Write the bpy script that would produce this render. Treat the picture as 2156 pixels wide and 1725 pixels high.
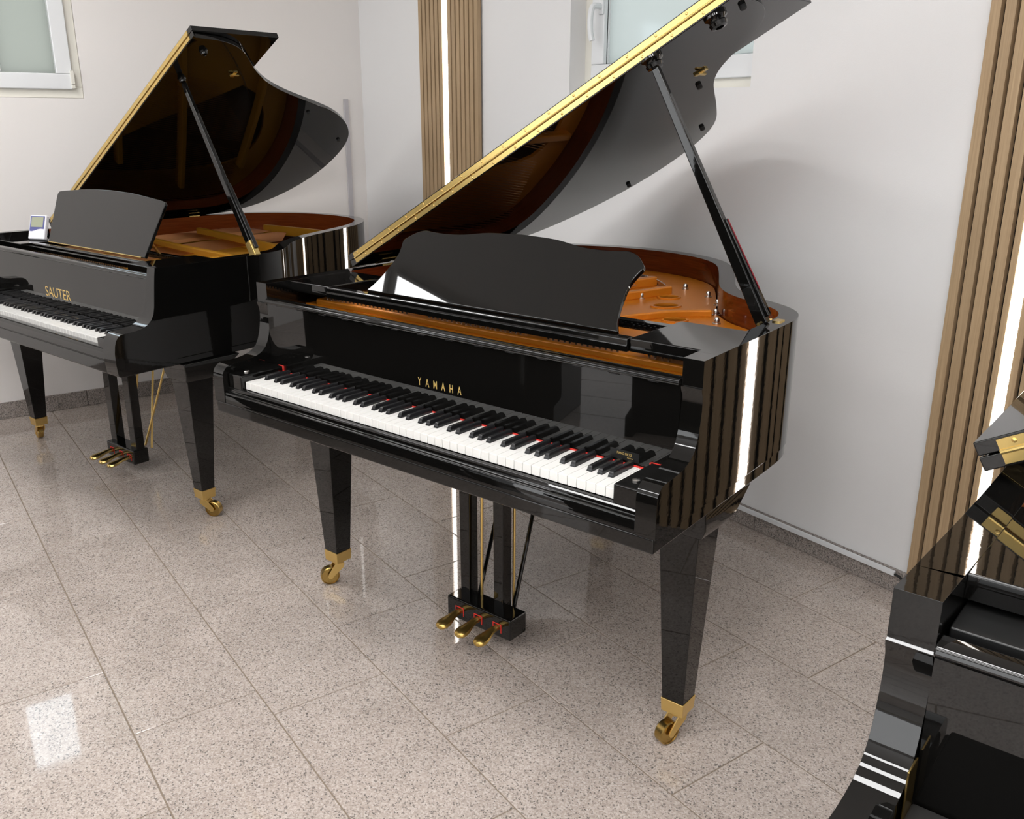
import bpy, bmesh, math, random
from mathutils import Vector, Matrix
R = math.radians
scene = bpy.context.scene
for o in list(bpy.data.objects): bpy.data.objects.remove(o)
COL = scene.collection

# ------------------------------------------------------------------ camera
def make_camera():
    yaw, pitch, roll, f = -0.95423, -0.30750, 0.00126, 1902.87
    fw = Vector((math.sin(yaw)*math.cos(pitch), math.cos(yaw)*math.cos(pitch), math.sin(pitch)))
    r = Vector((math.cos(yaw), -math.sin(yaw), 0)); u = r.cross(fw)
    r2 = math.cos(roll)*r+math.sin(roll)*u; u2 = -math.sin(roll)*r+math.cos(roll)*u
    cd = bpy.data.cameras.new('camera'); co = bpy.data.objects.new('camera', cd); COL.objects.link(co)
    cd.sensor_fit = 'HORIZONTAL'; cd.sensor_width = 36; cd.lens = f*36/2156
    cd.clip_start = .02; cd.clip_end = 60
    m = Matrix((r2, u2, -fw)).transposed().to_4x4(); m.translation = (1.8182, -0.9578, 1.4250)
    co.matrix_world = m; scene.camera = co
make_camera()
# ------------------------------------------------------------------ world, exposure
w = bpy.data.worlds.new('daylight'); scene.world = w; w.use_nodes = True
bg = w.node_tree.nodes['Background']; bg.inputs[0].default_value = (.80, .90, 1.0, 1); bg.inputs[1].default_value = 5.0
vs = scene.view_settings
vs.view_transform = 'Standard'; vs.look = 'None'; vs.gamma = 1; vs.use_curve_mapping = False; vs.exposure = 0.0
PANEL_POWER = 20.0      # ceiling panel emission
LED_POWER = 11.0
FILL_WINDOW = 3.2      # glow of the unseen window added opposite for fill        # wall strip emission
A15 = R(15.5)
CEIL = 2.62

# ------------------------------------------------------------------ materials
MATS = {}
def nodes(m): return m.node_tree.nodes, m.node_tree.links
def mat(name, base, rough=.5, metal=0., ior=1.5, coat=0., emit=None, es=0., bump=None, spec=.5):
    m = bpy.data.materials.new(name); m.use_nodes = True; N, L = nodes(m)
    p = N['Principled BSDF']
    p.inputs['Base Color'].default_value = (*base, 1); p.inputs['Roughness'].default_value = rough
    p.inputs['Metallic'].default_value = metal; p.inputs['IOR'].default_value = ior
    p.inputs['Coat Weight'].default_value = coat; p.inputs['Coat Roughness'].default_value = .03
    p.inputs['Specular IOR Level'].default_value = spec
    if emit:
        p.inputs['Emission Color'].default_value = (*emit, 1); p.inputs['Emission Strength'].default_value = es
    if bump:
        sc, st, dist = bump
        g = N.new('ShaderNodeNewGeometry'); t = N.new('ShaderNodeTexNoise'); t.inputs['Scale'].default_value = sc; t.inputs['Detail'].default_value = 2
        b = N.new('ShaderNodeBump'); b.inputs['Strength'].default_value = st; b.inputs['Distance'].default_value = dist
        L.new(g.outputs['Position'], t.inputs['Vector']); L.new(t.outputs['Fac'], b.inputs['Height']); L.new(b.outputs['Normal'], p.inputs['Normal'])
    MATS[name] = m; return m
def ramp(N, stops, interp='LINEAR'):
    r = N.new('ShaderNodeValToRGB'); cr = r.color_ramp; cr.interpolation = interp
    while len(cr.elements) < len(stops): cr.elements.new(.5)
    for e, (p, c) in zip(cr.elements, stops): e.position = p; e.color = (*c, 1)
    return r
mat('lacquer', (.0035, .0033, .003), .025, bump=(90, .03, .0006))
mat('lacquer_flat', (.0035, .0033, .003), .02)
mat('satin_black', (.008, .008, .008), .35)
mat('brass', (.68, .49, .18), .26, 1.0)
mat('brass_satin', (.78, .55, .20), .30, 1.0)
mat('brass_pedal', (.66, .44, .13), .33, 1.0)
mat('brass_old', (.46, .31, .10), .27, 1.0)
mat('steel', (.62, .60, .57), .25, 1.0)
mat('ivory', (.86, .85, .82), .18)
mat('key_black', (.012, .012, .013), .22)
mat('felt_red', (.62, .03, .02), .9)
mat('felt_crimson', (.22, .008, .02), .9)
mat('felt_dark', (.006, .0055, .005), .95)
mat('plate_copper', (.62, .20, .010), .38, .2)
mat('plate_gold', (.46, .21, .012), .45, .15)
mat('string_copper', (.55, .27, .12), .3, 1.0)
mat('plaster', (.82, .812, .808), .85, bump=(260, .12, .002), spec=.2)
mat('plaster_warm', (.83, .795, .77), .85, bump=(260, .12, .002), spec=.2)
mat('plaster_ceiling', (.84, .83, .82), .9, spec=.2)
mat('pvc_white', (.80, .81, .82), .3)
mat('pvc_cream', (.78, .755, .68), .4)
mat('gasket', (.03, .035, .05), .6)
mat('grout', (.25, .20, .15), .9)
mat('plastic_white', (.82, .82, .86), .35)
mat('plastic_blue', (.10, .11, .30), .3)
mat('lcd', (.36, .38, .27), .25)
mat('gold_leaf', (.85, .60, .20), .35, .6)
mat('panel_light', (.9, .9, .9), .5, emit=(1.0, .995, .99), es=PANEL_POWER)
mat('panel_frame', (.8, .8, .8), .5)
mat('led_light', (.9, .9, .9), .5, emit=(1.0, .97, .93), es=LED_POWER)
mat('glass_fill_glow', (.8, .8, .8), .3, emit=(.95, .98, 1.0), es=FILL_WINDOW)  # glowing panes of the added fill window
mat('duct_grey', (.50, .48, .50), .5)
mat('rubber', (.02, .02, .02), .8)

def veneer(name, c1, c2, rough=.12):
    m = mat(name, c1, rough); N, L = nodes(m); p = N['Principled BSDF']
    g = N.new('ShaderNodeTexCoord'); mp = N.new('ShaderNodeMapping'); mp.inputs['Scale'].default_value = (9, 9, 160)
    t = N.new('ShaderNodeTexNoise'); t.inputs['Scale'].default_value = 1.0; t.inputs['Detail'].default_value = 4
    r = ramp(N, [(.3, c1), (.7, c2)])
    L.new(g.outputs['Object'], mp.inputs['Vector']); L.new(mp.outputs['Vector'], t.inputs['Vector']); L.new(t.outputs['Fac'], r.inputs['Fac']); L.new(r.outputs['Color'], p.inputs['Base Color'])
veneer('mahogany', (.075, .012, .003), (.12, .022, .005))
veneer('walnut', (.15, .030, .007), (.21, .045, .010))
veneer('spruce', (.07, .03, .009), (.10, .045, .013), .3)

def oak():
    m = mat('oak', (.45, .32, .19), .55); N, L = nodes(m); p = N['Principled BSDF']
    g = N.new('ShaderNodeNewGeometry'); mp = N.new('ShaderNodeMapping'); mp.inputs['Scale'].default_value = (220, 220, 5)
    t = N.new('ShaderNodeTexNoise'); t.inputs['Scale'].default_value = 1.0; t.inputs['Detail'].default_value = 5
    oi = N.new('ShaderNodeObjectInfo'); mx = N.new('ShaderNodeMix'); mx.data_type = 'RGBA'; mx.blend_type = 'MULTIPLY'; mx.inputs[0].default_value = 1
    r = ramp(N, [(.25, (.36, .245, .135)), (.75, (.50, .36, .215))]); r2 = ramp(N, [(0, (.92, .91, .90)), (1, (1.04, 1.03, 1.02))])
    L.new(g.outputs['Position'], mp.inputs['Vector']); L.new(mp.outputs['Vector'], t.inputs['Vector']); L.new(t.outputs['Fac'], r.inputs['Fac'])
    L.new(oi.outputs['Random'], r2.inputs['Fac']); L.new(r.outputs['Color'], mx.inputs[6]); L.new(r2.outputs['Color'], mx.inputs[7]); L.new(mx.outputs[2], p.inputs['Base Color'])
oak()
def granite(name, stops, rough, scale, tint):
    m = mat(name, (.5, .45, .42), rough); N, L = nodes(m); p = N['Principled BSDF']
    g = N.new('ShaderNodeNewGeometry'); oi = N.new('ShaderNodeObjectInfo')
    sc = N.new('ShaderNodeVectorMath'); sc.operation = 'MULTIPLY_ADD'; sc.inputs[1].default_value = (1, 1, 1)
    cm = N.new('ShaderNodeCombineXYZ'); ml = N.new('ShaderNodeMath'); ml.operation = 'MULTIPLY'; ml.inputs[1].default_value = 7.3
    L.new(oi.outputs['Random'], ml.inputs[0]); L.new(ml.outputs[0], cm.inputs[2]); L.new(g.outputs['Position'], sc.inputs[0]); L.new(cm.outputs[0], sc.inputs[2])
    v = N.new('ShaderNodeTexVoronoi'); v.inputs['Scale'].default_value = scale; v.inputs['Randomness'].default_value = 1
    n = N.new('ShaderNodeTexNoise'); n.inputs['Scale'].default_value = scale*1.6; n.inputs['Detail'].default_value = 3
    L.new(sc.outputs[0], v.inputs['Vector']); L.new(sc.outputs[0], n.inputs['Vector'])
    sep = N.new('ShaderNodeSeparateColor'); L.new(v.outputs['Color'], sep.inputs[0])
    ad = N.new('ShaderNodeMath'); ad.operation = 'MULTIPLY_ADD'; ad.inputs[1].default_value = .55
    L.new(n.outputs['Fac'], ad.inputs[0]); 
    s2 = N.new('ShaderNodeMath'); s2.operation = 'MULTIPLY_ADD'; s2.inputs[1].default_value = .75; s2.inputs[2].default_value = -.13
    L.new(sep.outputs[0], s2.inputs[0]); L.new(s2.outputs[0], ad.inputs[2])
    r = ramp(N, stops); L.new(ad.outputs[0], r.inputs['Fac'])
    b = N.new('ShaderNodeTexNoise'); b.inputs['Scale'].default_value = 6; b.inputs['Detail'].default_value = 4; L.new(sc.outputs[0], b.inputs['Vector'])
    r2 = ramp(N, [(.3, tint[0]), (.7, tint[1])]); L.new(b.outputs['Fac'], r2.inputs['Fac'])
    mx = N.new('ShaderNodeMix'); mx.data_type = 'RGBA'; mx.blend_type = 'MULTIPLY'; mx.inputs[0].default_value = 1
    L.new(r.outputs['Color'], mx.inputs[6]); L.new(r2.outputs['Color'], mx.inputs[7]); L.new(mx.outputs[2], p.inputs['Base Color'])
granite('granite_floor', [(.08, (.08, .075, .07)), (.17, (.23, .21, .195)), (.27, (.42, .36, .32)), (.5, (.49, .425, .382)), (.75, (.55, .492, .45)), (.95, (.64, .60, .565))], .035, 290, ((.90, .88, .87), (1.05, 1.03, 1.02)))
granite('granite_base', [(.12, (.09, .085, .08)), (.25, (.20, .18, .165)), (.5, (.31, .26, .235)), (.8, (.42, .375, .345))], .2, 320, ((.9, .9, .9), (1, 1, 1)))

def frosted(name, col, clear=0.):
    m = bpy.data.materials.new(name); m.use_nodes = True; N, L = nodes(m); N.clear()
    o = N.new('ShaderNodeOutputMaterial'); tr = N.new('ShaderNodeBsdfTranslucent'); tr.inputs[0].default_value = (*col, 1)
    gl = N.new('ShaderNodeBsdfGlossy'); gl.inputs['Roughness'].default_value = .08
    m2_f = .05
    m1 = N.new('ShaderNodeMixShader'); m2 = N.new('ShaderNodeMixShader'); tp = N.new('ShaderNodeBsdfTransparent'); tp.inputs[0].default_value = (.92, .96, .95, 1)
    m1.inputs[0].default_value = clear; L.new(tr.outputs[0], m1.inputs[1]); L.new(tp.outputs[0], m1.inputs[2])
    m2.inputs[0].default_value = m2_f; L.new(m1.outputs[0], m2.inputs[1]); L.new(gl.outputs[0], m2.inputs[2]); L.new(m2.outputs[0], o.inputs[0])
    MATS[name] = m
frosted('glass_frosted_green', (.125, .121, .099))
frosted('glass_frosted_aqua', (.153, .153, .135))
frosted('glass_clear', (.8, .8, .8), .9)

# ------------------------------------------------------------------ mesh helpers
class MB:
    def __init__(s): s.v = []; s.f = []; s.m = []
    def add(s, v, f, m=0):
        o = len(s.v); s.v += [tuple(p) for p in v]
        for q in f: s.f.append([i+o for i in q]); s.m.append(m)
        return s
    def box(s, x0, x1, y0, y1, z0, z1, m=0):
        return s.add([(x0,y0,z0),(x1,y0,z0),(x1,y1,z0),(x0,y1,z0),(x0,y0,z1),(x1,y0,z1),(x1,y1,z1),(x0,y1,z1)],
                     [(0,3,2,1),(4,5,6,7),(0,1,5,4),(1,2,6,5),(2,3,7,6),(3,0,4,7)], m)
    def loft(s, rings, m=0, caps=True):
        n = len(rings[0]); v = [p for r in rings for p in r]; f = []
        for k in range(len(rings)-1):
            for i in range(n):
                j = (i+1) % n; f.append((k*n+i, k*n+j, (k+1)*n+j, (k+1)*n+i))
        if caps: f.append(tuple(range(n))[::-1]); f.append(tuple((len(rings)-1)*n+i for i in range(n)))
        return s.add(v, f, m)
    def prism_x(s, prof, x0, x1, m=0): return s.loft([[(x0,y,z) for y,z in prof], [(x1,y,z) for y,z in prof]], m)
    def prism_y(s, prof, y0, y1, m=0): return s.loft([[(x,y0,z) for x,z in prof], [(x,y1,z) for x,z in prof]], m)
    def prism_z(s, out, z0, z1, m=0): return s.loft([[(x,y,z0) for x,y in out], [(x,y,z1) for x,y in out]], m)
    def ring(s, c, d, r, n, ph=0.):
        d = Vector(d).normalized(); a = d.orthogonal().normalized(); b = d.cross(a); c = Vector(c)
        return [c+r*(math.cos(2*math.pi*i/n+ph)*a+math.sin(2*math.pi*i/n+ph)*b) for i in range(n)]
    def lathe(s, c, d, prof, n=20, m=0):
        c = Vector(c); d = Vector(d).normalized()
        return s.loft([s.ring(c+d*h, d, max(r, 1e-5), n) for r, h in prof], m)
    def cyl(s, a, b, r, n=10, r2=None, m=0):
        a = Vector(a); b = Vector(b); d = b-a
        return s.loft([s.ring(a, d, r, n), s.ring(b, d, r if r2 is None else r2, n)], m)
    def tube(s, path, r, n=8, m=0):
        path = [Vector(p) for p in path]; rings = []
        d0 = (path[1]-path[0]).normalized(); a = d0.orthogonal().normalized()
        for i, p in enumerate(path):
            d = (path[min(i+1, len(path)-1)]-path[max(i-1, 0)]).normalized()
            a = (a-d*a.dot(d)).normalized(); b = d.cross(a); rr = r[i] if isinstance(r, (list, tuple)) else r
            rings.append([p+rr*(math.cos(2*math.pi*k/n)*a+math.sin(2*math.pi*k/n)*b) for k in range(n)])
        return s.loft(rings, m)
    def bar(s, a, b, wa, ta, wb, tb, up, m=0):      # rectangular bar from a to b; w along 'side', t along up
        a = Vector(a); b = Vector(b); d = (b-a).normalized(); up = Vector(up); up = (up-d*up.dot(d)).normalized(); sd = d.cross(up)
        q = lambda p, w_, t_: [p+sd*w_/2+up*t_/2, p-sd*w_/2+up*t_/2, p-sd*w_/2-up*t_/2, p+sd*w_/2-up*t_/2]
        return s.loft([q(a, wa, ta), q(b, wb, tb)], m)
    def xf(s, M, start=0):
        for i in range(start, len(s.v)): s.v[i] = tuple(M @ Vector(s.v[i]))
        return s
    def mesh(s, name, mats, weld=0., sharp=32):
        me = bpy.data.meshes.new(name); me.from_pydata([tuple(p) for p in s.v], [], s.f)
        for i, p in enumerate(me.polygons): p.material_index = s.m[i]
        bm = bmesh.new(); bm.from_mesh(me)
        if weld: bmesh.ops.remove_doubles(bm, verts=bm.verts, dist=weld)
        bmesh.ops.recalc_face_normals(bm, faces=bm.faces); bm.to_mesh(me); bm.free()
        for mm in (mats if isinstance(mats, (list, tuple)) else [mats]): me.materials.append(MATS[mm])
        me.polygons.foreach_set('use_smooth', [True]*len(me.polygons)); me.set_sharp_from_angle(angle=R(sharp))
        return me
def link(name, me, parent=None, bevel=0., seg=2, label=None, kind=None):
    o = bpy.data.objects.new(name, me); COL.objects.link(o)
    if parent is not None: o.parent = parent
    if bevel:
        b = o.modifiers.new('bevel', 'BEVEL'); b.width = bevel; b.segments = seg; b.limit_method = 'ANGLE'; b.angle_limit = R(38); b.harden_normals = True
    if label: o['label'] = label
    if kind: o['kind'] = kind
    return o
def part(name, mb, mats, parent, bevel=0., seg=2, label=None, kind=None, weld=0., sharp=32):
    return link(name, mb.mesh(name, mats, weld, sharp), parent, bevel, seg, label, kind)
def tag(o, label, cat, group=None):
    o['label'] = label; o['category'] = cat
    if group: o['group'] = group
    return o
def thing(name, label, cat, loc=(0,0,0), rz=0., group=None):
    o = bpy.data.objects.new(name, None); COL.objects.link(o); o.location = loc; o.rotation_euler = (0,0,rz); o.empty_display_size = .1
    return tag(o, label, cat, group)
def structure(name, mb, mats, bevel=0., sharp=32):
    o = part(name, mb, mats, None, bevel, kind='structure', sharp=sharp); return o
def catmull(P, sub=6, closed=False):
    out = []; n = len(P); g = lambda i: P[i % n] if closed else P[max(0, min(n-1, i))]
    for i in range(n if closed else n-1):
        p0, p1, p2, p3 = (Vector(g(i+k)) for k in (-1, 0, 1, 2))
        if not closed and i == 0: p0 = 2*p1-p2
        if not closed and i == n-2: p3 = 2*p2-p1
        for k in range(sub):
            t = k/sub; out.append(tuple(.5*((2*p1)+(p2-p0)*t+(2*p0-5*p1+4*p2-p3)*t*t+(3*p1-p0-3*p2+p3)*t**3)))
    if not closed: out.append(tuple(P[-1]))
    return out
def chaikin(P, it=2):
    for _ in range(it):
        Q = [P[0]]
        for a, b in zip(P, P[1:]):
            Q.append(tuple(.75*x+.25*y for x, y in zip(a, b))); Q.append(tuple(.25*x+.75*y for x, y in zip(a, b)))
        P = Q+[P[-1]]
    return P
def offset(P, d):                                   # open polyline, offset to its left by d
    out = []
    for i, p in enumerate(P):
        a = Vector(P[max(i-1, 0)]); b = Vector(P[min(i+1, len(P)-1)]); t = (b-a).normalized(); out.append((p[0]-t.y*d, p[1]+t.x*d))
    return out
def holed(name, outer, holes, z0, z1, matname, parent, label=None):
    bm = bmesh.new(); edges = []
    for lp in [outer]+holes:
        vs_ = [bm.verts.new((x, y, z1)) for x, y in lp]
        edges += [bm.edges.new((vs_[i], vs_[(i+1) % len(vs_)])) for i in range(len(vs_))]
    r = bmesh.ops.triangle_fill(bm, use_beauty=True, edges=edges)
    fs = [g for g in r['geom'] if isinstance(g, bmesh.types.BMFace)]
    e = bmesh.ops.extrude_face_region(bm, geom=fs)
    bmesh.ops.translate(bm, verts=[g for g in e['geom'] if isinstance(g, bmesh.types.BMVert)], vec=(0, 0, z0-z1))
    bmesh.ops.recalc_face_normals(bm, faces=bm.faces)
    me = bpy.data.meshes.new(name); bm.to_mesh(me); bm.free(); me.materials.append(MATS[matname])
    me.polygons.foreach_set('use_smooth', [True]*len(me.polygons)); me.set_sharp_from_angle(angle=R(32))
    return link(name, me, parent, label=label)
def circle(cx, cy, r, n=20, ry=None, rot=0.):
    ry = r if ry is None else ry
    return [(cx+r*math.cos(a)*math.cos(rot)-ry*math.sin(a)*math.sin(rot), cy+r*math.cos(a)*math.sin(rot)+ry*math.sin(a)*math.cos(rot)) for a in (2*math.pi*i/n for i in range(n))]
def text_mesh(name, items, matname, parent, M, depth=.0006):
    """items: (string, x, z, height, x-scale, thicken); letters lie in local XZ, M places them"""
    v = []; f = []
    for st, x, z, h, xs, thick in items:
        cu = bpy.data.curves.new('t', 'FONT'); cu.body = st; cu.align_x = 'CENTER'; cu.size = h/.70; cu.extrude = depth; cu.offset = thick; cu.resolution_u = 3
        to = bpy.data.objects.new('t', cu); COL.objects.link(to)
        dg = bpy.context.evaluated_depsgraph_get(); me = to.evaluated_get(dg).to_mesh()
        o = len(v)
        v += [tuple(M @ Vector((x+p.co.x*xs, -p.co.z, z+p.co.y))) for p in me.vertices]; f += [[i+o for i in q.vertices] for q in me.polygons]
        to.evaluated_get(dg).to_mesh_clear(); bpy.data.objects.remove(to); bpy.data.curves.remove(cu)
    me = bpy.data.meshes.new(name); me.from_pydata(v, [], f); me.materials.append(MATS[matname])
    return link(name, me, parent)

# ------------------------------------------------------------------ room shell
XL, YB, XR, YF = -3.19, 1.53, 4.3, -4.6
def wall_hole(u0, u1, z1, hu0, hu1, hz0, hz1, fn):       # wall in pieces around a window opening
    mb = MB()
    for a, b, c, d in ((u0, hu0, 0, z1), (hu1, u1, 0, z1), (hu0, hu1, 0, hz0), (hu0, hu1, hz1, z1)): fn(mb, a, b, c, d)
    return mb
W2 = (-1.285, -.325, 1.54, 2.20)      # back wall window opening x0,x1,z0,z1
W1 = (-.80, .035, 1.535, 2.20)        # left wall window opening y0,y1,z0,z1
structure('wall_back', wall_hole(XL-.12, XR+.12, CEIL, *W2, lambda m, a, b, c, d: m.box(a, b, YB, YB+.085, c, d)), 'plaster')
structure('wall_left', wall_hole(YF, YB, CEIL, *W1, lambda m, a, b, c, d: m.box(XL-.12, XL, a, b, c, d)), 'plaster_warm')
structure('wall_right', MB().box(XR, XR+.12, YF, YB, 0, CEIL), 'plaster')
W3 = (-3.0, 3.9, .22, 2.40)           # opening for the unseen fill window added behind the viewer
structure('wall_front', wall_hole(XL-.12, XR+.12, CEIL, *W3, lambda m, a, b, c, d: m.box(a, b, YF-.12, YF, c, d)), 'plaster')
structure('ceiling', MB().box(XL-.12, XR+.12, YF-.12, YB+.12, CEIL, CEIL+.1), 'plaster_ceiling')
# floor: mortar bed plus one object per granite tile
floor = structure('floor', MB().box(XL-.12, XR+.12, YF-.12, YB+.12, -.08, -.002), 'grout')
random.seed(4)
TX, TY, GAP = .6155, .3085, .0033
offs = {0: -.405, 1: -.559, 2: -.254, -1: -.113, -2: -.233, -3: -.553, 3: -.05, 4: -.35}
full = {}
def tile_mesh(wd, dp):
    k = (round(wd, 4), round(dp, 4))
    if k not in full:
        h, q, b = wd/2, dp/2, .0011
        mb = MB().loft([[(-h,-q,-.012),(h,-q,-.012),(h,q,-.012),(-h,q,-.012)], [(-h,-q,-b),(h,-q,-b),(h,q,-b),(-h,q,-b)], [(-h+b,-q+b,0),(h-b,-q+b,0),(h-b,q-b,0),(-h+b,q-b,0)]])
        full[k] = mb.mesh('tile', 'granite_floor', sharp=20)
    return full[k]
for j in range(-15, 6):
    y0 = -.0165+TY*j; y1 = min(y0+TY, YB-.001); y0 = max(y0, YF)
    if y1-y0 < .02: continue
    ox = offs.get(j, random.uniform(0, TX)); k0 = math.floor((XL-ox)/TX)
    for k in range(k0, k0+14):
        x0 = max(ox+k*TX, XL+.001); x1 = min(ox+(k+1)*TX, XR)
        if x1-x0 < .02: continue
        t = link('tile', tile_mesh(x1-x0-GAP, y1-y0-GAP), floor); t.location = ((x0+x1)/2, (y0+y1)/2, 0)
# baseboards of granite
def baseboard(name, axis, start, end, pos, sgn, h):
    mb = MB()
    if axis == 'x': mb.box(start, end, pos, pos+sgn*.004, .001, h-.002)
    else: mb.box(pos, pos+sgn*.004, start, end, .001, h-.002)
    b = structure(name, mb, 'grout'); a = start; step = .608
    while a < end-.01:
        e = min(a+step, end); m2 = MB()
        if axis == 'x': m2.box(a+.0015, e-.0015, min(pos+sgn*.001, pos+sgn*.012), max(pos+sgn*.001, pos+sgn*.012), .001, h)
        else: m2.box(min(pos+sgn*.001, pos+sgn*.012), max(pos+sgn*.001, pos+sgn*.012), a+.0015, e-.0015, .001, h)
        part('tile', m2, 'granite_base', b, .0012); a = e
baseboard('baseboard_back', 'x', -2.46-.72, XR-.01, YB, -1, .078)
baseboard('baseboard_left', 'y', -3.0-.19, YB-.013, XL, 1, .084)

# ------------------------------------------------------------------ windows
def window(name, u0, u1, z0, z1, place, glasses, fw_side, sash_w, handle=None, hinge=None, setback=.03):
    """opening in wall plane; place(u, depth, z) -> world"""
    root = bpy.data.objects.new(name, None); COL.objects.link(root); root['kind'] = 'structure'
    def pbox(mb, a, b, d0, d1, c, d):
        P = [place(x, y, z) for z in (c, d) for (x, y) in ((a, d0), (b, d0), (b, d1), (a, d1))]
        mb.add(P, [(0,3,2,1),(4,5,6,7),(0,1,5,4),(1,2,6,5),(2,3,7,6),(3,0,4,7)])
    def frame(a, b, c, d, wd, d0, d1, nm, m, bev=.003):
        mb = MB(); pbox(mb, a, b, d0, d1, c, c+wd); pbox(mb, a, b, d0, d1, d-wd, d); pbox(mb, a, a+wd, d0, d1, c+wd, d-wd); pbox(mb, b-wd, b, d0, d1, c+wd, d-wd)
        return part(nm, mb, m, root, bev)
    f = fw_side
    frame(u0+.001, u1-.001, z0+.001, z1-.001, f, setback, max(.115, setback+.05), 'frame', 'pvc_cream')
    n = len(glasses); span = (u1-u0-2*f+.02)/n
    for i, g in enumerate(glasses):
        a = u0+f-.01+i*span; b = a+span; c = z0+f-.01; d = z1-f+.01
        s = frame(a+.002, b-.002, c, d, sash_w, setback-.022, setback+.045, 'sash', 'pvc_white', .005)
        mb = MB(); q = sash_w-.004; pbox(mb, a+q, b-q, setback-.004, setback+.0, c+q, c+q+.006); pbox(mb, a+q, b-q, setback-.004, setback, d-q-.006, d-q); pbox(mb, a+q, a+q+.006, setback-.004, setback, c+q, d-q); pbox(mb, b-q-.006, b-q, setback-.004, setback, c+q, d-q)
        part('gasket', mb, 'gasket' if name == 'window_2' else 'pvc_white', s)
        q = sash_w-.006; mb = MB().add([place(x, setback+.010, z) for x, z in ((a+q, c+q), (b-q, c+q), (b-q, d-q), (a+q, d-q))], [(0, 1, 2, 3)]); part('pane', mb, g, s)
    if handle is not None:
        hu, hz = handle; d = setback-.022
        mb = MB(); pbox(mb, hu-.014, hu+.014, d-.010, d, hz-.030, hz+.030); h = part('handle', mb, 'pvc_white', root, .004)
        pth = [place(hu, d-.005, hz), place(hu, d-.038, hz), place(hu-.004, d-.048, hz-.006), place(hu-.010, d-.050, hz-.03), place(hu-.013, d-.050, hz-.06), place(hu-.011, d-.048, hz-.10), place(hu-.006, d-.044, hz-.128)]
        part('lever', MB().tube(catmull(pth, 4), .0115, 10), 'pvc_white', h)
    if hinge is not None:
        hu, hz = hinge; d = setback-.022
        mb = MB(); pbox(mb, hu-.007, hu+.009, d-.014, d+.01, hz+.012, hz+.075); pbox(mb, hu-.007, hu+.009, d-.014, d+.01, hz-.006, hz+.008); part('hinge', mb, 'pvc_cream', root, .002)
    return root
window('window_2', -1.331, -.145, 1.468, 2.30, lambda u, d, z: (u, YB+d, z), ['glass_frosted_aqua'], .116, .076, handle=(-1.160, 1.865), setback=.082)
window('window_1', *W1, lambda u, d, z: (XL-d, u, z), ['glass_clear', 'glass_frosted_green'], .05, .07, hinge=(-.011, 1.585), setback=.015)

window('fill_window', *W3, lambda u, d, z: (u, YF-d, z), ['glass_fill_glow']*5, .06, .05, setback=.03)  # unseen window added opposite, its glowing panes give low fill light

# ------------------------------------------------------------------ slatted oak wall panels with light strip
def slat_panel(x0, edges, led, label, z0=.080, z1=CEIL-.012):
    xe = edges[-1][1]; root = thing('slat_panel', label, 'wall panel', ((x0+xe)/2, YB, z0), 0, 'slatted oak wall panels'); cx = (x0+xe)/2
    h = z1-z0
    part('backing', MB().box(x0-cx+.014, xe-cx-.014, -.010, -.0008, 0, h), 'felt_dark', root)
    cache = {}
    for a, b in edges:
        b -= .0015; a += .0005; k = round(b-a, 4)
        if k not in cache: cache[k] = MB().box(-k/2, k/2, -.030, -.0095, 0, h).mesh('slat', 'oak')
        o = link('slat', cache[k], root, .0012, 1); o.location.x = (a+b)/2-cx
    part('light_strip', MB().prism_z([(led[0]-cx, -.0095), (led[1]-cx, -.0095), (led[1]-cx, -.030), (led[1]-cx-.004, -.033), (led[0]-cx+.004, -.033), (led[0]-cx, -.030)], .03, h-.03), 'led_light', root, label='glowing white light strip')
e1 = [(-2.470+.0393*k, -2.470+.0393*k+.031) for k in range(14) if k != 6]
slat_panel(-2.470, e1, (-2.2325, -2.2045), 'narrow slatted oak panel with a white light strip, nearest the room corner')
e2 = [(.469, .499), (.508, .538), (.546, .577), (.586, .616), (.625, .6455), (.6735, .695)]+[(.704+.0388*k, .734+.0388*k) for k in range(8)]
slat_panel(.469, e2, (.647, .672), 'slatted oak panel with a white light strip, right of the middle grand piano')

# cable channels
cc = thing('cable_channel', 'thin white plastic cable channel running along the granite baseboard', 'cable channel', (.1, YB-.012, .060))
part('channel', MB().box(-2.0, .325, -.0115, -.0005, 0, .016), 'pvc_white', cc, .0015)
part('cable_end', MB().tube([(.325, -.006, .006), (.34, -.006, .004), (.352, -.009, .0)], .004, 8), 'rubber', cc)
cv = thing('cable_channel', 'upright grey cable channel on the wall beside the room corner', 'cable channel', (XL, 1.419, .084))
part('channel', MB().box(.0005, .014, -.0135, .0135, 0, 1.467), 'duct_grey', cv, .0015)

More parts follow.
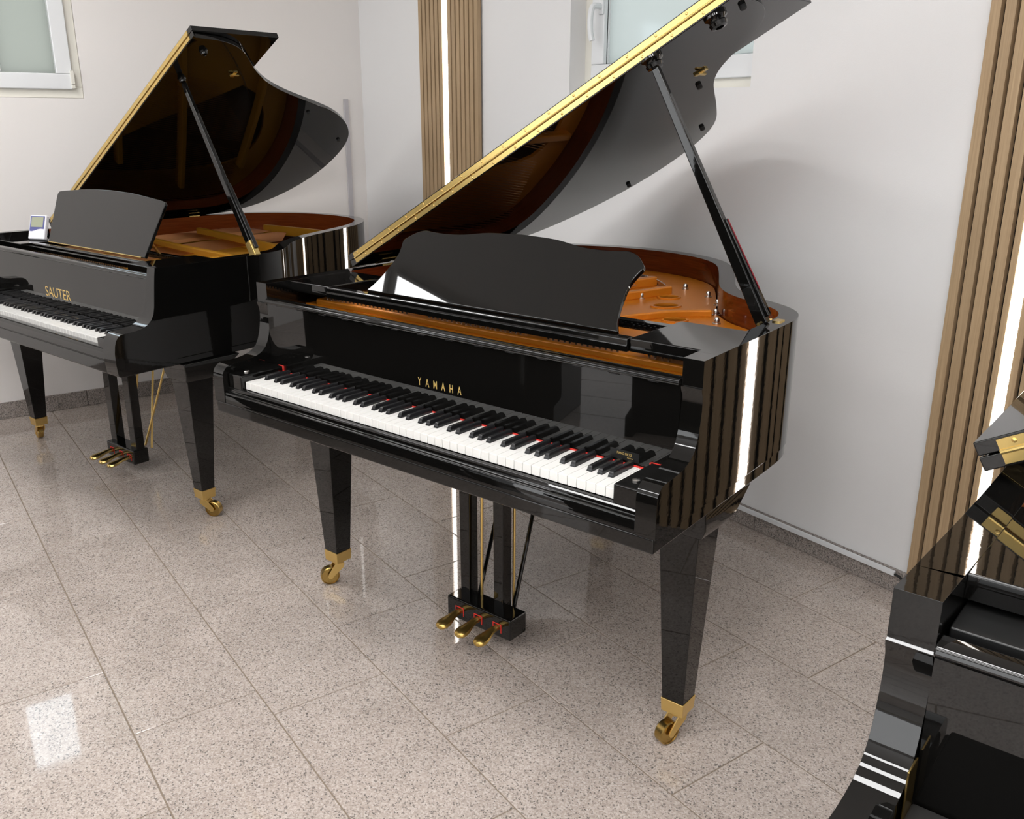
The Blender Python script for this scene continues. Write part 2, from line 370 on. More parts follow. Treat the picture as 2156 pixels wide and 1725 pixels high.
# ------------------------------------------------------------------ ceiling light panels
def light_panel(x0, x1, y0, y1, label):
    cx, cy = (x0+x1)/2, (y0+y1)/2; t = thing('ceiling_light', label, 'ceiling light', (cx, cy, CEIL), 0, 'oblong ceiling light panels')
    a, b = (x1-x0)/2, (y1-y0)/2
    mb = MB().box(-a, a, -b, -b+.015, -.022, -.0005).box(-a, a, b-.015, b, -.022, -.0005).box(-a, -a+.015, -b+.015, b-.015, -.022, -.0005).box(a-.015, a, -b+.015, b-.015, -.022, -.0005)
    part('frame', mb, 'panel_frame', t); part('diffuser', MB().box(-a+.015, a-.015, -b+.015, b-.015, -.016, -.0005), 'panel_light', t)
for x0, x1, y0, lb in ((-2.50, -1.905, -1.14, 'over the left piano'), (-1.845, -.66, -1.125, 'between the left and middle pianos'), (.75, 1.93, -1.45, 'added out of view as fill, above the viewer'), (.75, 1.93, -2.45, 'added out of view as fill, behind the viewer'), (.95, 2.13, -.70, 'added out of view as fill, right of the middle piano'),  # first two mirrored in the music desk, the rest added as unseen fill
                       (2.45, 3.63, -1.2, 'added out of view as fill, over the piano cut off at the right'), (-.75, .43, -2.45, 'added out of view as fill, before the middle piano'), (2.45, 3.63, -2.6, 'added out of view as fill, in the far right corner')):
    light_panel(x0, x1, y0+.31, y0+.60, 'bright oblong ceiling light panel '+lb)

# ------------------------------------------------------------------ grand pianos
def white_keys(P, root):
    KW = P['kw']; zk = P['zk']; yb = P['yfall']-.004
    seq = ['A', 'B']+['C', 'D', 'E', 'F', 'G', 'A', 'B']*7+['C']
    bo = {'C': -.0022, 'D': .0022, 'F': -.0028, 'G': 0., 'A': .0028}      # black key after this white, shift
    g, hb, yn = .0007, .0072, .048
    cache = {}
    for i, s in enumerate(seq):
        left = bo.get(seq[i-1]) if i > 0 else None
        right = bo.get(s) if i < 51 else None
        if i == 0: left = None
        k = (left, right)
        if k not in cache:
            a, b = -KW/2+g, KW/2-g
            la = a if left is None else -KW/2+left+hb; rb = b if right is None else KW/2+right-hb
            out = [(a, .0015), (a+.0015, 0), (b-.0015, 0), (b, .0015), (b, yn), (rb, yn), (rb, yb), (la, yb), (la, yn), (a, yn)]
            mb = MB().loft([[(x, y, -.0205) for x, y in out], [(x, y, -.0008) for x, y in out], [(x*.985, y+(.0006 if y < .01 else 0), 0) for x, y in out]])
            cache[k] = mb.mesh('white_key', 'ivory')
        o = link('white_key', cache[k], root); o.location = (-26*KW+(i+.5)*KW, 0, zk)
        if right is not None and s in bo and i < 51:
            if 'bk' not in cache:
                y0, y1 = yn+.0015, yb-.0005; prof = lambda hw, hz, f: [(-hw, y0+f, hz), (hw, y0+f, hz), (hw, y1, hz), (-hw, y1, hz)]
                cache['bk'] = MB().loft([prof(.0062, -.012, 0), prof(.0062, .0005, 0), prof(.0050, .0095, .0045), prof(.0040, .0115, .0065)]).mesh('black_key', 'key_black', sharp=50)
            q = link('black_key', cache['bk'], root); q.location = (-26*KW+(i+1)*KW+right, 0, zk)
def caster(P, leg, c, zb, hw, ang, wheel_r=.030):
    mt = 'brass_satin'
    x, y = c
    part('ferrule', MB().loft([[(x-hw, y-hw, zb-.036), (x+hw, y-hw, zb-.036), (x+hw, y+hw, zb-.036), (x-hw, y+hw, zb-.036)], [(x-hw-.002, y-hw-.002, zb), (x+hw+.002, y-hw-.002, zb), (x+hw+.002, y+hw+.002, zb), (x-hw-.002, y+hw+.002, zb)]]), 'brass_satin', leg, .0015)
    d = Vector((math.cos(ang), math.sin(ang), 0)); sd = Vector((-d.y, d.x, 0)); o = Vector((x, y, 0)); wc = o+d*.030+Vector((0, 0, wheel_r+.0005))
    mb = MB().cyl(o+Vector((0, 0, zb-.036)), o+Vector((0, 0, zb-.047)), .018, 14)
    for s in (-1, 1):
        pts = [o-d*.017+Vector((0, 0, zb-.045)), o+d*.012+Vector((0, 0, zb-.045)), wc+d*.005+Vector((0, 0, .010)), wc+d*.0085+Vector((0, 0, .0)), wc+d*.004+Vector((0, 0, -.008)), wc-d*.005+Vector((0, 0, -.008)), wc-d*.0095+Vector((0, 0, -.002)), o-d*.012+Vector((0, 0, zb-.060))]
        mb.loft([[p+sd*s*.0145 for p in pts], [p+sd*s*.0185 for p in pts]])
    part('caster_fork', mb, mt, leg, .001)
    part('caster_wheel', MB().lathe(wc-sd*.0125, sd, [(wheel_r*.45, .003), (wheel_r*.86, .003), (wheel_r*.90, .0), (wheel_r, .002), (wheel_r, .023), (wheel_r*.90, .025), (wheel_r*.86, .022), (wheel_r*.45, .022)], 28), 'brass_old', leg)
def grand(name, label, loc, P, group):
    T = thing(name, label, 'grand piano', loc, A15, group)
    hx, rt, zr, zb = P['hx'], P['rt'], P['zr'], P['zb']
    lac = 'lacquer'
    out = chaikin(P['outline'], 4)                  # right front -> tail -> left front
    inn = offset(out, rt); yj = out[0][1]
    inn[0] = (out[0][0]-rt, yj); inn[-1] = (out[-1][0]+rt, yj)
    # --- case: rim swept round with both arms, one continuous mesh
    mb = MB(); n = len(out); V = []
    for (a, b) in zip(out, inn): V += [(a[0], a[1], zb), (a[0], a[1], zr), (b[0], b[1], zr), (b[0], b[1], zb)]
    F = []; M = []
    for i in range(n-1):
        for k in range(4): F.append((i*4+k, i*4+(k+1) % 4, i*4+4+(k+1) % 4, i*4+4+k)); M.append(1 if k == 2 and inn[i][1] > .46 else 0)
    mb.add(V, F); mb.m[-len(F):] = M
    prof = [(yj, zb)]+P['arm']+[(yj, zr)]
    fl = lambda y: .033*(y-.137)                    # the cheeks flare towards the player
    for sg in (1, -1):
        m_ = len(prof); v = [(sg*(hx-fl(y)), y, z) for y, z in prof]+[(sg*(hx-rt-fl(y)-P.get('nose', 0)*max(0, min(1, (.125-y)/.03))), y, z) for y, z in prof]
        f = [tuple(range(m_)), tuple(range(2*m_-1, m_-1, -1))]+[(i, i+1, i+1+m_, i+m_) for i in range(m_-1)]
        mb.add(v, f)
    part('case', mb, [lac, P['veneer']], T, P.get('bev', .0022), weld=.0004)
    # --- bottom board / keybed
    bo = [(x*.996, y) for x, y in out]; fr = P['front']
    bo = [((hx+.0054)*.996, fr)]+bo+[(-(hx+.0054)*.996, fr)]
    part('keybed', MB().prism_z(bo, P['zbb'], zb+.0005 if not P.get('ledge') else zb), lac, T, .004, 3)
    part('key_frame', MB().box(-hx+rt+.001, hx-rt-.001, .02, P['yfall']+.10, zb, P['zk']-.028), 'satin_black', T)
    # --- keys, blocks, slip
    if not P.get('plate_front'): white_keys(P, T)
    kx = 26*P['kw']
    for s in (-1, 1):
        a, b = sorted((s*(kx+.0015), s*(hx-rt+.003)))
        kb = part('key_block', MB().box(a, b, P['yblock'], P['yfall']-.001, zb+.01, P['zk']+.0175), lac, T, .004, 3)
        sx = s*(kx+.030)
        part('screw', MB().lathe((sx, .028, P['zk']+.0172), (0, 0, 1), [(.0085, 0), (.0085, .003), (.006, .0045), (.001, .005)], 16), 'steel', kb)
    part('key_slip', MB().prism_x(P['slip'], -hx+rt-.0050, hx-rt+.0050), lac, T, .0015)
    mb = MB().box(-kx, kx, P['yfall']-.005, P['yfall']-.0005, P['zk']-.004, P['zk']+.0022)
    if P['felt'] == 'felt_red':
        for s in (-1, 1):
            mb.box(*sorted((s*(kx+.0022), s*kx)), P['yfall']-.006, P['yfall']-.0005, P['zk'], P['zk']+.0185); mb.box(*sorted((s*kx, s*(kx+.024))), P['yfall']-.003, P['yfall']-.0005, P['zk']+.0175, P['zk']+.0185)
    if not P.get('plate_front'): part('name_felt', mb, P['felt'], T)
    # --- fallboard, standing open
    tl = P['ftilt']; zf0, zf1 = P['zk']+.004, P['zrail']-.012; yf = P['yfall']; dy = math.tan(tl)*(zf1-zf0); w_ = hx-rt-.001
    fb = part('fallboard', MB().prism_x([(yf, zf0), (yf+dy, zf1), (yf+dy+.018, zf1), (yf+.018, zf0)], -w_, w_), 'lacquer_flat', T)
    Mf = Matrix.Translation((0, yf, zf0)) @ Matrix.Rotation(-tl, 4, 'X')
    if P.get('name'):
        text_mesh('lettering', P['name'](zf0), 'gold_leaf', fb, Mf)
    if P.get('sticker'):
        x0, x1, z0, z1 = P['sticker']
        mb = MB().box(x0, x1, -.0005, .0, z0-zf0, z1-zf0).xf(Mf); st = part('shop_sticker', mb, 'satin_black', fb, label='small black shop sticker with gold lettering')
        cx = (x0+x1)/2; hh = z1-z0
        text_mesh('sticker_lettering', [('PIANO MICKE', cx, z0-zf0+hh*.52, hh*.26, .78, 0), ('Pianohaus', cx+.014, z0-zf0+hh*.24, hh*.15, .8, 0)], 'gold_leaf', fb, Mf @ Matrix.Translation((0, -.0006, 0)), .0002)
    zr0 = P['zrail']; ya = P['yrail']
    part('fallboard_rail', MB().prism_x([(ya, zr0-.014), (ya-.002, zr0-.009), (ya, zr0-.003), (ya+.005, zr0), (ya+.028, zr0), (ya+.028, zr0-.008), (ya+.012, zr0-.014)], -w_-.0002, w_+.0002), lac, T, .002)
    for i in range(14):
        x = -w_+.06+i*(2*w_-.12)/13
        part('rail_hinge', MB().box(x-.012, x+.012, ya+.002, ya+.011, zr0-.0165, zr0-.0135), 'satin_black', T)
    # --- iron plate, soundboard, strings inside
    k0 = min(range(n), key=lambda i: abs(inn[i][1]-P['yplate']) if i < n//2 else 9)
    ins = offset(inn, .004); pl = [p for p in ins if p[1] > P['yplate']]
    pl = [(hx-rt-.004, P['yplate'])]+pl+[(-hx+rt+.004, P['yplate'])]
    pm = P['plate']
    part('soundboard', MB().prism_z(pl, P['zplate']-.075, P['zplate']-.068), 'spruce', T)
    big = [[(-.02, 1.16), (-.34, .62), (-.42, .62), (-.42, 1.22), (-.30, 1.36), (-.12, 1.32)], [(.02, 1.06), (-.26, .56), (-.10, .56), (.06, .93)]] if P['kind'] == 'Y' else [[(-.05, 1.40), (-.40, .64), (-.52, .64), (-.52, 1.42), (-.36, 1.60), (-.12, 1.55)], [(.16, 1.10), (-.30, .60), (-.04, .60), (.20, .98)]]
    holes = [circle(*h) for h in P['holes']]+[chaikin(b+[b[0]], 2)[:-1] for b in big]
    plate = holed('iron_plate', pl, holes, P['zplate']-.012, P['zplate'], pm, T)
    for h in P['holes']:
        o_ = circle(h[0], h[1], h[2]*1.22, 20, h[4]*1.22, h[5]); i_ = circle(*h)
        part('plate_ring', MB().loft([[(x, y, P['zplate']-.001) for x, y in o_], [(x, y, P['zplate']+.004) for x, y in o_], [(x, y, P['zplate']+.004) for x, y in i_], [(x, y, P['zplate']-.011) for x, y in i_]], caps=False), pm, plate)
    for pa, wd, ht in P['ribs']:
        pts = catmull([(x, y) for x, y in pa], 6); l = offset(pts, wd/2); r_ = offset(pts, -wd/2)
        part('plate_strut', MB().prism_z(l+r_[::-1], P['zplate']-.002, P['zplate']+ht), pm, plate, .006, 3)
    for x, y in P['bolts']:
        part('plate_bolt', MB().lathe((x, y, P['zplate']-.001), (0, 0, 1), [(.011, 0), (.011, .004), (.0075, .0045), (.0075, .014), (.005, .019), (.001, .020)], 14), 'steel', plate)
    rng = random.Random(7); mb = MB(); y0 = P['yplate']+.06
    zs = P['zplate']+.024
    for i in range(70):                              # tuning pins in two rows of holes
        for q in range(2):
            x = -.58+i*.0165+rng.uniform(-.001, .001)
            if any(abs(x-sx) < .03 for sx in P['gapx']): continue
            mb.cyl((x, y0-.045+.018*q, P['zplate']-.002), (x, y0-.048+.018*q, P['zplate']+.030), .0032, 6)
    part('tuning_pins', mb, 'steel', plate, kind='stuff')
    mb = MB()
    for i in range(64):
        x = -.55+i*.0105
        if any(abs(x-sx) < .022 for sx in P['gapx']): continue
        ye = P['ystr'](x); mb.cyl((x, y0, zs), (x+P['slant']*(ye-y0), ye, zs-.004), .0012 if i > 22 else .0022, 5)
    part('strings', mb, 'string_copper', plate, kind='stuff')
    mb = MB()
    for i in range(26):
        t = i/25; p = Vector(P['hitch'][0]).lerp(Vector(P['hitch'][1]), t); mb.cyl((p.x, p.y+.02*math.sin(t*math.pi), P['zplate']-.001), (p.x-.010, p.y-.006+.02*math.sin(t*math.pi), P['zplate']+.022), .0022, 6)
    part('hitch_pins', mb, 'steel', plate, kind='stuff')
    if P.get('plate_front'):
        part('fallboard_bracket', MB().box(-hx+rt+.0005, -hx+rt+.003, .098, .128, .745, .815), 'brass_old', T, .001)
        part('reflection_darkener', MB().box(-hx+rt+.002, hx-rt-.002, -.012, P['yfall']-.002, P['zk']+.012, P['zk']+.0225), 'felt_dark', T, .004, label='black sheet added unseen over the key area to darken the fallboard reflection')  # unseen sheet added so the fallboard mirrors black
        part('dark_gap_fill', MB().box(-hx+rt+.004, hx-rt-.004, .165, .30, .925, .948), 'satin_black', T, .002)  # black filler added so the gap behind the rail reads as dark
    # --- music desk frame and side shelves
    D = P['desk']; yr0, zt = D['yrail'], D['ztop']
    bx = D['blockx']
    part('desk_rail', MB().prism_x([(yr0, zt-.030), (yr0-.002, zt-.016), (yr0+.001, zt-.012), (yr0+.001, zt-.003), (yr0+.004, zt), (yr0+.026, zt), (yr0+.026, zt-.030)], -bx+.0005, bx-.0005), lac, T, .0015)
    part('desk_back_rail', MB().box(-bx+.0005, bx-.0005, D['yback']-.028, D['yback'], zt-.028, zt-.008), lac, T, .002)
    for s in (-1, 1):
        a, b = sorted((s*bx, s*(hx-rt-.001))); yl_ = D['yblock']
        part('side_shelf', MB().box(a, b, yl_, D['yback']+.012, zt-.030, zt), lac, T, .003, 3)
    tlt = D['tilt']; half = D['half']; o2 = catmull(half, 5); o2 = o2+[(-x, y) for x, y in o2[::-1][1:]]
    Md = Matrix.Translation((D['cx'], D['y0'], D['z0'])) @ Matrix.Rotation(-tlt, 4, 'X')
    part('music_desk', MB().prism_y(o2, 0, .013).xf(Md), 'lacquer_flat', T, .0025, label='glossy black music desk')
    dx = max(x for x, y in half)*.55
    for s in (-1, 1):
        part('desk_stay', MB().bar(Md @ Vector((s*dx, .013, .13)), (D['cx']+s*dx, D['yback']-.02, zt-.01), .016, .006, .016, .006, (0, 0, 1)), 'brass_satin', T)
    if D.get('hinge'):
        part('desk_hinge', MB().cyl((-.37, D['y0']-.004, D['z0']+.001), (.37, D['y0']-.004, D['z0']+.001), .0028, 8), 'brass', T)
    # --- lid and folded front flap
    th, yl, xh, zh, tk = P['th'], P['yl'], P['xh'], P['zh'], .020
    ML = Matrix.Translation((xh, 0, zh)) @ Matrix.Rotation(-th, 4, 'Y')
    lo = [((x-P['lx0']), y) for x, y in offset(out, -.014) if y > yl+.01]
    wfull = hx+.011-P['lx0']; s0 = lo[-1][0]
    lo = [(wfull, yl)]+lo+[(s0, yl)]
    lid = part('lid', MB().prism_z(lo, -tk, -.0008).xf(ML), 'lacquer_flat', T, .002)
    flap = part('lid_flap', MB().prism_z([(s0, yl), (wfull, yl), (wfull, yl+P['fd']), (s0, yl+P['fd'])], .0008, tk).xf(ML), 'lacquer_flat', T, .002)
    a, b = s0+.028, wfull-.028
    part('lid_hinge', MB().box(a, b, yl-.0016, yl-.0002, .003, .0165).box(a, b, yl-.0016, yl-.0002, -.0165, -.003).cyl((a, yl-.002, 0), (b, yl-.002, 0), .0034, 10).xf(ML), 'brass', T, label='long polished brass lid hinge')
    mb = MB(); q = 0; xx = a+.02
    while xx < b:
        for z in (.0105, -.0105): mb.lathe((xx+(.035 if z < 0 else 0), yl-.0015, z), (0, -1, 0), [(.0035, 0), (.0030, .0012), (.001, .0020)], 8)
        xx += .085
    part('hinge_screws', mb.xf(ML), 'brass_satin', T, kind='stuff')
    for s_, y_ in P['cups']:
        part('prop_cup', MB().lathe((s_, y_, -tk), (0, 0, -1), [(r_*P.get('cup', 1.), h_*P.get('cup', 1.)) for r_, h_ in ((.026, 0), (.026, .006), (.020, .010), (.018, .014), (.021, .018), (.018, .026), (.010, .028), (.009, .020))], 22).xf(ML), lac, T)
    s_, y_ = P['catch']
    part('lid_catch', MB().box(s_-.018, s_+.018, y_-.008, y_+.008, -tk-.005, -tk).box(s_-.004, s_+.004, y_-.020, y_+.020, -tk-.010, -tk-.004).xf(ML), 'brass', T, .001)
    for s_, y_ in P['bumps']:
        part('lid_bumper', MB().lathe((s_, y_, -tk), (0, 0, -1), [(.008, 0), (.008, .008), (.006, .010), (.001, .0105)], 12).xf(ML), 'rubber', T)
    for y_ in P['butts']:
        part('butt_hinge', MB().box(s0+.004, s0+.042, y_-.03, y_+.03, -tk-.002, -tk).xf(ML).box(-hx+rt-.002, -hx+rt+.0015, y_-.03, y_+.03, zr-.045, zr+.004), 'brass', T, .0008)
    c_ = P['cups'][0]; top = ML @ Vector((c_[0], c_[1], -tk-.020)); bot = Vector(P['prop0'])
    d = (top-bot).normalized(); mid = bot.lerp(top, .80)
    pr = part('lid_prop', MB().bar(bot, top, .030, .022, .018, .015, (0, 1, 0)).bar(bot.lerp(top, .02)+Vector((.0165, .004, .0090)), bot.lerp(top, .40)+Vector((.0125, .004, .0070)), .010, .016, .006, .014, (0, 1, 0)), lac, T, .003)
    if P['kind'] == 'S':
        part('prop_mount', MB().bar(bot-d*.012, bot+d*.05, .036, .024, .035, .024, (0, 1, 0)), 'brass', pr, .003)
    else:
        part('prop_pivot', MB().cyl(bot+Vector((-.004, -.02, .002)), bot+Vector((-.004, .05, .002)), .004, 8).box(bot.x+.012, bot.x+.03, bot.y+.02, bot.y+.05, zr-.002, zr+.003), 'brass', pr)
        part('prop_felt', MB().bar(bot.lerp(top, .12)+Vector((.0205, .004, .0118)), bot.lerp(top, .395)+Vector((.0155, .004, .0090)), .0008, .004, .0008, .004, (0, 1, 0)), 'felt_crimson', pr)
    if P.get('plug'):
        x, y = P['plug']; part('lid_lock', MB().box(x-.018, x+.018, y, y+.012, zr-.055, zr-.05).box(x-.010, x+.010, y, y+.004, zr-.055, zr-.012).box(x-.028, x+.016, y-.016, y+.004, zr-.014, zr-.010), 'brass', T, .001)
    # --- legs
    for c, ang in P['legs']:
        x, y = c; h0, h1 = P['lw']; zl = P['zleg']; zt_ = P['zbb']
        rings = [[(x-h, y-h, z), (x+h, y-h, z), (x+h, y+h, z), (x-h, y+h, z)] for h, z in ((h0, zl), (h1, zt_-.07))]
        leg = part('leg', MB().loft(rings), lac, T, .002)
        hb = h1+.010
        part('leg_bracket', MB().loft([[(x-hb, y-hb, zt_-.07), (x+hb, y-hb, zt_-.07), (x+hb, y+hb, zt_-.07), (x-hb, y+hb, zt_-.07)], [(x-hb-.012, y-hb-.004, zt_-.045), (x+hb+.012, y-hb-.004, zt_-.045), (x+hb+.012, y+hb+.03, zt_-.045), (x-hb-.012, y+hb+.03, zt_-.045)], [(x-hb-.020, y-hb-.008, zt_), (x+hb+.010, y-hb-.008, zt_), (x+hb+.010, y+hb+.10, zt_), (x-hb-.020, y+hb+.10, zt_)]]), lac, leg, .004)
        caster(P, leg, c, zl, h0, ang)
    # --- pedal lyre
    L = P['lyre']; x0, x1, y0_, y1_, z0_, z1_ = L['box']
    ly = part('pedal_lyre', MB().box(x0, x1, y0_, y1_, z0_, z1_), lac, T, .006, 3)
    for xa, wd in L['posts']:
        part('lyre_post', MB().loft([[(xa-wd/2, L['py']-.019, z1_-.01), (xa+wd/2, L['py']-.019, z1_-.01), (xa+wd/2, L['py']+.019, z1_-.01), (xa-wd/2, L['py']+.019, z1_-.01)], [(xa-wd*.55, L['py']-.02, P['zbb']+.001), (xa+wd*.55, L['py']-.02, P['zbb']+.001), (xa+wd*.55, L['py']+.02, P['zbb']+.001), (xa-wd*.55, L['py']+.02, P['zbb']+.001)]]), lac, ly, .003)
    for xp in L['pedals']:
        zc = z0_+.030; rings = []
        for t, wd, dz, tk_ in ((.0, .0105, 0, .0085), (.02, .0105, .0, .0085), (.034, .0115, -.001, .0085), (.047, .0145, -.004, .0085), (.060, .0185, -.0070, .0100), (.072, .0210, -.0090, .0112), (.084, .0205, -.0105, .0112), (.093, .0170, -.0115, .0095), (.0985, .0110, -.0118, .0065), (.1005, .0045, -.0120, .0025)):
            y = y0_+.006-t*L['plen']; rings.append([(xp+wd*math.cos(a)*1.0, y, zc+dz+tk_*math.sin(a)) for a in (2*math.pi*i/12 for i in range(12))])
        pd = part('pedal', MB().loft(rings), L['pmat'], ly)
        part('pedal_felt', MB().box(xp-.0155, xp+.0155, y0_-.0012, y0_-.0002, zc+.0105, zc+.0132).box(xp-.0155, xp-.0130, y0_-.0012, y0_-.0002, zc-.014, zc+.0104).box(xp+.0130, xp+.0155, y0_-.0012, y0_-.0002, zc-.014, zc+.0104), 'felt_red', ly)
    for a, b, r_, mt in L['rods']: part('brace_rod', MB().cyl(a, b, r_, 10), mt, ly)
    return T

YOUT = [(.7139, .20), (.7086, .36), (.7056, .45), (.7032, .525), (.7005, .575), (.698, .615), (.6885, .662), (.666, .712), (.626, .757), (.575, .792), (.525, .818), (.475, .848), (.43, .890), (.39, .945), (.355, 1.01), (.30, 1.12), (.25, 1.215), (.205, 1.295), (.15, 1.365), (.08, 1.42), (0, 1.462), (-.1, 1.492), (-.2, 1.505), (-.3, 1.502), (-.4, 1.482), (-.5, 1.442), (-.6, 1.380), (-.658, 1.315), (-.692, 1.235), (-.705, 1.14), (-.705, 1.0), (-.705, .47), (-.7139, .20)]
def yamaha():
    arm = [(-.028, .668), (-.028, .740), (-.027, .750), (-.0245, .758), (-.019, .7655), (-.012, .771), (-.004, .774), (.02, .7755), (.050, .777), (.070, .780), (.090, .7855), (.106, .794), (.118, .805), (.126, .819), (.133, .840), (.138, .865), (.1405, .885), (.1405, .900), (.139, .912), (.134, .925), (.1335, .929), (.137, .931), (.137, .986)]
    slip = [(.012, .668), (-.0265, .668), (-.0265, .694), (-.024, .6985), (-.020, .6995), (-.0165, .700), (-.0150, .703), (-.0150, .7085), (-.012, .7125), (-.006, .7135), (-.003, .7135), (-.002, .7125), (.012, .700)]
    word = lambda z0: [(ch, -.0605+.0270*i, .797-z0, .0205, .62, .0001) for i, ch in enumerate('YAMAHA')]
    return dict(kind='Y', hx=.716, rt=.046, zr=.986, zb=.668, zbb=.636, front=-.0275, outline=YOUT, arm=arm, veneer='mahogany', kw=.0235, zk=.735, yfall=.135, yblock=-.011, slip=slip, felt='felt_red',
        ftilt=0., zrail=.944, yrail=.127, name=word, sticker=(.510, .582, .7425, .7635), plate='plate_copper', yplate=.27, zplate=.912, holes=[(.131, 1.03, .030, 20, .026, .8), (.193, .903, .038, 20, .028, .8), (.314, .742, .031, 20, .025, .8)],
        ribs=[([(.362, .860), (.286, .788), (.243, .712), (.205, .60), (.19, .34)], .024, .020), ([(-.20, .30), (-.18, .7), (-.02, 1.2)], .03, .03), ([(-.235, .30), (-.30, .8), (-.28, 1.40)], .028, .03), ([(.098, 1.093), (.048, .92), (-.06, .80)], .024, .026), ([(.50, .30), (.46, .46), (.40, .62)], .03, .03), ([(-.62, .295), (-.3, .30), (0, .296), (.3, .30), (.62, .295)], .05, .018)],
        bolts=[(.073, .962), (.098, 1.192), (.22, 1.114), (.304, 1.01), (.366, .878), (.422, .774)], gapx=[-.21, .19, .47], ystr=lambda x: min(1.30, 1.28-max(0, x+.1)*1.05), slant=-.16, hitch=[(-.117, 1.262), (.070, 1.13)],
        desk=dict(yrail=.210, ztop=.985, blockx=.495, yback=.432, yblock=.218, y0=.234, z0=.990, tilt=R(46), cx=.05, half=[(.404, 0), (.390, .027), (.380, .060), (.374, .100), (.373, .130), (.379, .155), (.386, .178), (.373, .195), (.353, .211), (.328, .2195), (.30, .2175), (.25, .2155), (.19, .219), (.107, .233), (0, .238)]),
        th=R(28.84), yl=.493, xh=-.6916, zh=1.0185, lx0=-.6916, fd=.408, cups=[(1.173, .506), (1.339, .522)], catch=(1.139, .799), bumps=[(1.385, .567), (1.077, .896), (.851, 1.302), (.44, 1.455)], butts=[.62, 1.0], prop0=(.652, .545, .982), plug=(.452, .848),
        legs=[((.634, .28), R(252)), ((-.602, .28), R(238)), ((-.22, 1.24), R(80))], lw=(.0285, .049), zleg=.118,
        lyre=dict(box=(-.125, .112, .283, .356, .055, .120), posts=[(-.085, .034), (.040, .034)], py=.337, pedals=(-.075, -.005, .065), plen=.95, pmat='brass_pedal', rods=[((.062, .362, .112), (.062, .53, .637), .006, 'lacquer'), ((-.068, .362, .112), (-.068, .55, .637), .006, 'lacquer'), ((-.045, .345, .11), (-.045, .352, .637), .0042, 'brass_satin'), ((.052, .372, .11), (.052, .376, .637), .0042, 'brass_satin')]))
SOUT = [(.7479, .20), (.7426, .36), (.7390, .46), (.735, .54), (.728, .605), (.711, .661), (.682, .713), (.625, .772), (.557, .837), (.482, .935), (.418, 1.056), (.364, 1.19), (.314, 1.32), (.266, 1.430), (.213, 1.520), (.141, 1.609), (.045, 1.688), (-.078, 1.735), (-.239, 1.750), (-.39, 1.730), (-.552, 1.660), (-.665, 1.55), (-.722, 1.42), (-.739, 1.28), (-.739, 1.1), (-.739, .47), (-.7479, .20)]
def sauter():
    P = yamaha()
    arm = [(-.043, .622), (-.047, .66), (-.047, .70), (-.043, .725), (-.037, .742), (-.029, .752), (-.019, .758), (.0, .760), (.035, .762), (.060, .7665), (.080, .775), (.096, .789), (.106, .806), (.112, .83), (.116, .86), (.121, .90), (.126, .935), (.130, .955), (.130, .960)]
    slip = [(.02, .622), (-.040, .622), (-.040, .660), (-.037, .662), (-.037, .664), (-.040, .666), (-.040, .690), (-.034, .6985), (-.012, .7005), (-.004, .6995), (.02, .69)]
    P.update(kind='S', nose=.028, cup=.6, hx=.75, rt=.048, zr=.960, zb=.640, zbb=.615, front=-.036, outline=SOUT, arm=arm, veneer='walnut', zk=.715, yfall=.138, yblock=-.030, slip=slip, felt='felt_dark', zrail=.930, yrail=.131, ftilt=0.,
        name=lambda z0: [('SAUTER', -.004, .767-z0, .0405, 1.02, -.0003)], sticker=None, plate='plate_gold', zplate=.865, yplate=.27, holes=[(.34, .80, .04, 20, .03, .8)],
        ribs=[([(.55, .66), (.30, .70), (-.1, .74), (-.45, .80)], .026, .045), ([(.46, .93), (.1, 1.02), (-.3, 1.10), (-.6, 1.15)], .026, .05), ([(.20, 1.48), (-.1, 1.50), (-.5, 1.48)], .026, .045), ([(.25, .30), (.25, .6), (.30, .85)], .03, .03), ([(-.66, .295), (-.3, .30), (0, .296), (.3, .30), (.66, .295)], .05, .018)],
        bolts=[(.50, .80), (.42, .92)], gapx=[-.2, .25], ystr=lambda x: min(1.52, 1.45-max(0, x+.1)*1.0), hitch=[(-.1, 1.45), (.2, 1.2)],
        desk=dict(yrail=.250, ztop=.938, blockx=.43, yback=.47, yblock=.205, y0=.300, z0=.942, tilt=R(24), cx=0., hinge=True, half=[(.384, 0), (.402, .10), (.415, .170), (.420, .205), (.414, .217), (.396, .2235), (.30, .232), (.16, .2425), (0, .2465)]),
        th=R(29.94), yl=.480, xh=-.73, zh=.9866, lx0=-.73, fd=.37, cups=[(1.227, .557), (1.407, .558)], catch=(1.274, .758), bumps=[(1.0, 1.3), (.75, 1.65)], butts=[.70, 1.2], prop0=(.722, .548, .962), plug=None,
        legs=[((.69, .26), R(30)), ((-.672, .26), R(170)), ((-.25, 1.45), R(80))], lw=(.027, .052), zleg=.112,
        lyre=dict(box=(-.105, .115, .293, .362, .050, .113), posts=[(-.070, .046), (.090, .046)], py=.330, pedals=(-.06, .015, .082), plen=1.05, pmat='brass', rods=[((.075, .372, .11), (.16, .52, .616), .0045, 'brass_satin'), ((.10, .385, .10), (.03, .50, .616), .0045, 'brass_satin'), ((-.03, .372, .11), (.02, .45, .616), .0045, 'brass_satin')]))
    return P
GRP = 'black grand pianos with raised lids'
grand('grand_piano', 'glossy black grand piano with wavy-edged music desk and red key felt, in the middle', (0, 0, 0), yamaha(), GRP)
SL = (-2.086*math.cos(A15)-.046*math.sin(A15), -2.086*math.sin(A15)+.046*math.cos(A15), 0)
grand('grand_piano', 'black grand piano by the left wall with a small white thermometer standing on it', SL, sauter(), GRP)
TP = yamaha(); TP.update(felt='felt_dark', plate_front=True, yl=.497, xh=-.716, lx0=-.708, zh=1.022, name=None, sticker=None)
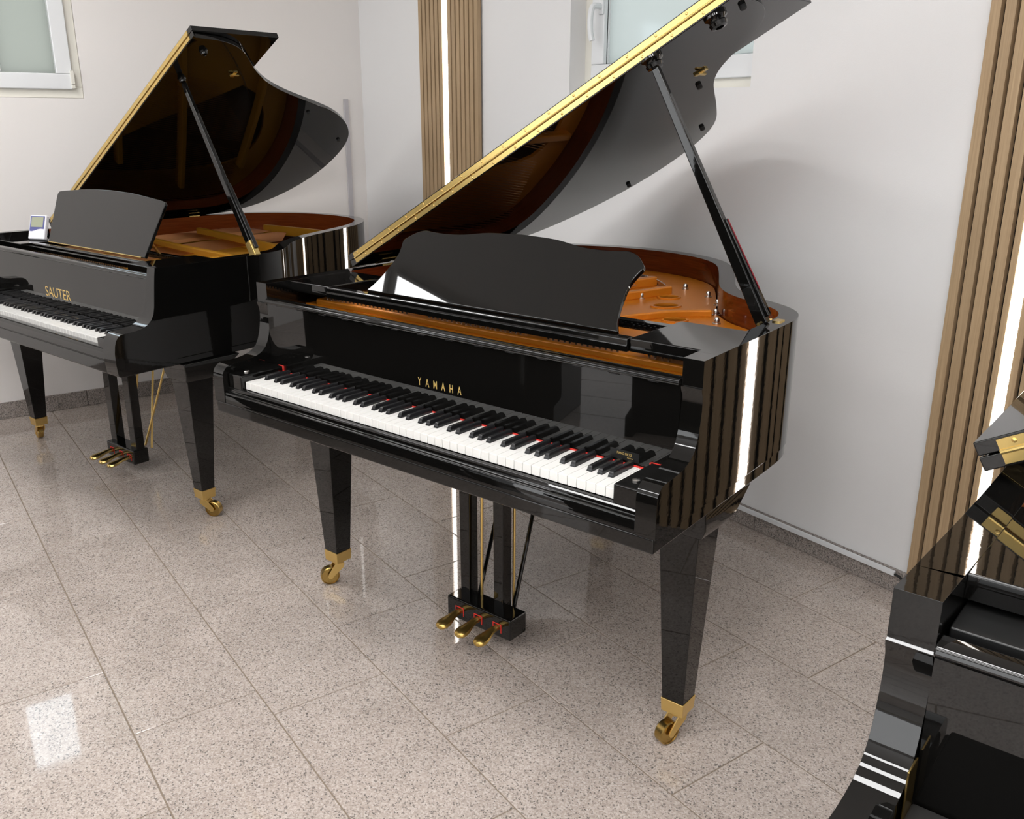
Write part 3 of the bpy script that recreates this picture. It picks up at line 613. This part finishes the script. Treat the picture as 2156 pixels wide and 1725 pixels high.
TL = (2.0*math.cos(A15)+.686*math.sin(A15), 2.0*math.sin(A15)-.686*math.cos(A15), 0)
grand('grand_piano', 'black grand piano cut off by the lower right corner, brass lid hinge showing', TL, TP, GRP)

# ------------------------------------------------------------------ digital thermometer on the shelf of the far piano
def thermometer():
    c, s = math.cos(A15), math.sin(A15); lx, ly = -.500, .300
    t = thing('digital_thermometer', 'small white digital thermometer with grey display on the black piano', 'thermometer', (SL[0]+lx*c-ly*s, SL[1]+lx*s+ly*c, .9395), A15+R(24))
    M = Matrix.Translation((0, 0, .004)) @ Matrix.Rotation(R(-20), 4, 'X')
    part('body', MB().box(-.042, .042, 0, .020, 0, .105).xf(M), 'plastic_white', t, .005, 3)
    wave = [(-.036, .100), (.036, .100), (.036, .044), (.02, .0455), (.005, .043), (-.012, .037), (-.024, .034), (-.036, .0345)]
    part('faceplate', MB().prism_y(wave, -.0012, -.0002).xf(M), 'plastic_blue', t)
    part('display', MB().box(-.030, .030, -.002, -.0010, .052, .096).xf(M), 'lcd', t)
    part('foot', MB().prism_x([(.02, .03), (.045, .0), (.05, .0), (.026, .05)], -.02, .02), 'plastic_white', t, .001)
thermometer()

# ------------------------------------------------------------------ upright pianos standing opposite (seen in the polished fallboard)
def upright(x, y, label):
    t = thing('upright_piano', label, 'upright piano', (x, y, 0), 0, 'black upright pianos opposite'); m = 'lacquer_flat'
    for s in (-1, 1):
        part('side_panel', MB().prism_x([(-.30, 0), (-.30, 1.20), (-.02, 1.20), (.02, .80), (.30, .78), (.30, .60), (.02, .58), (.0, .12), (.10, .10), (.10, 0)], s*.74-.02, s*.74+.02), m, t, .003)
    part('top_lid', MB().box(-.77, .77, -.31, .02, 1.20, 1.225), m, t, .003)
    part('upper_panel', MB().box(-.72, .72, -.05, -.02, .80, 1.20), m, t, .002)
    part('lower_panel', MB().box(-.72, .72, -.03, .0, .10, .60), m, t, .002)
    part('keybed', MB().box(-.72, .72, -.02, .30, .62, .70), m, t, .003)
    part('key_lid', MB().prism_x([(-.01, .80), (.10, .80), (.28, .76), (.29, .70), (.26, .70), (-.01, .72)], -.72, .72), m, t, .003)
    part('toe_board', MB().box(-.72, .72, -.03, .02, 0, .10), m, t, .002)
    part('back', MB().box(-.72, .72, -.30, -.27, .05, 1.2), 'satin_black', t)
upright(-1.27, -2.02, 'black upright piano opposite the pianos, out of view to the left')
upright(.61, -2.02, 'black upright piano opposite the pianos, out of view behind the viewer')
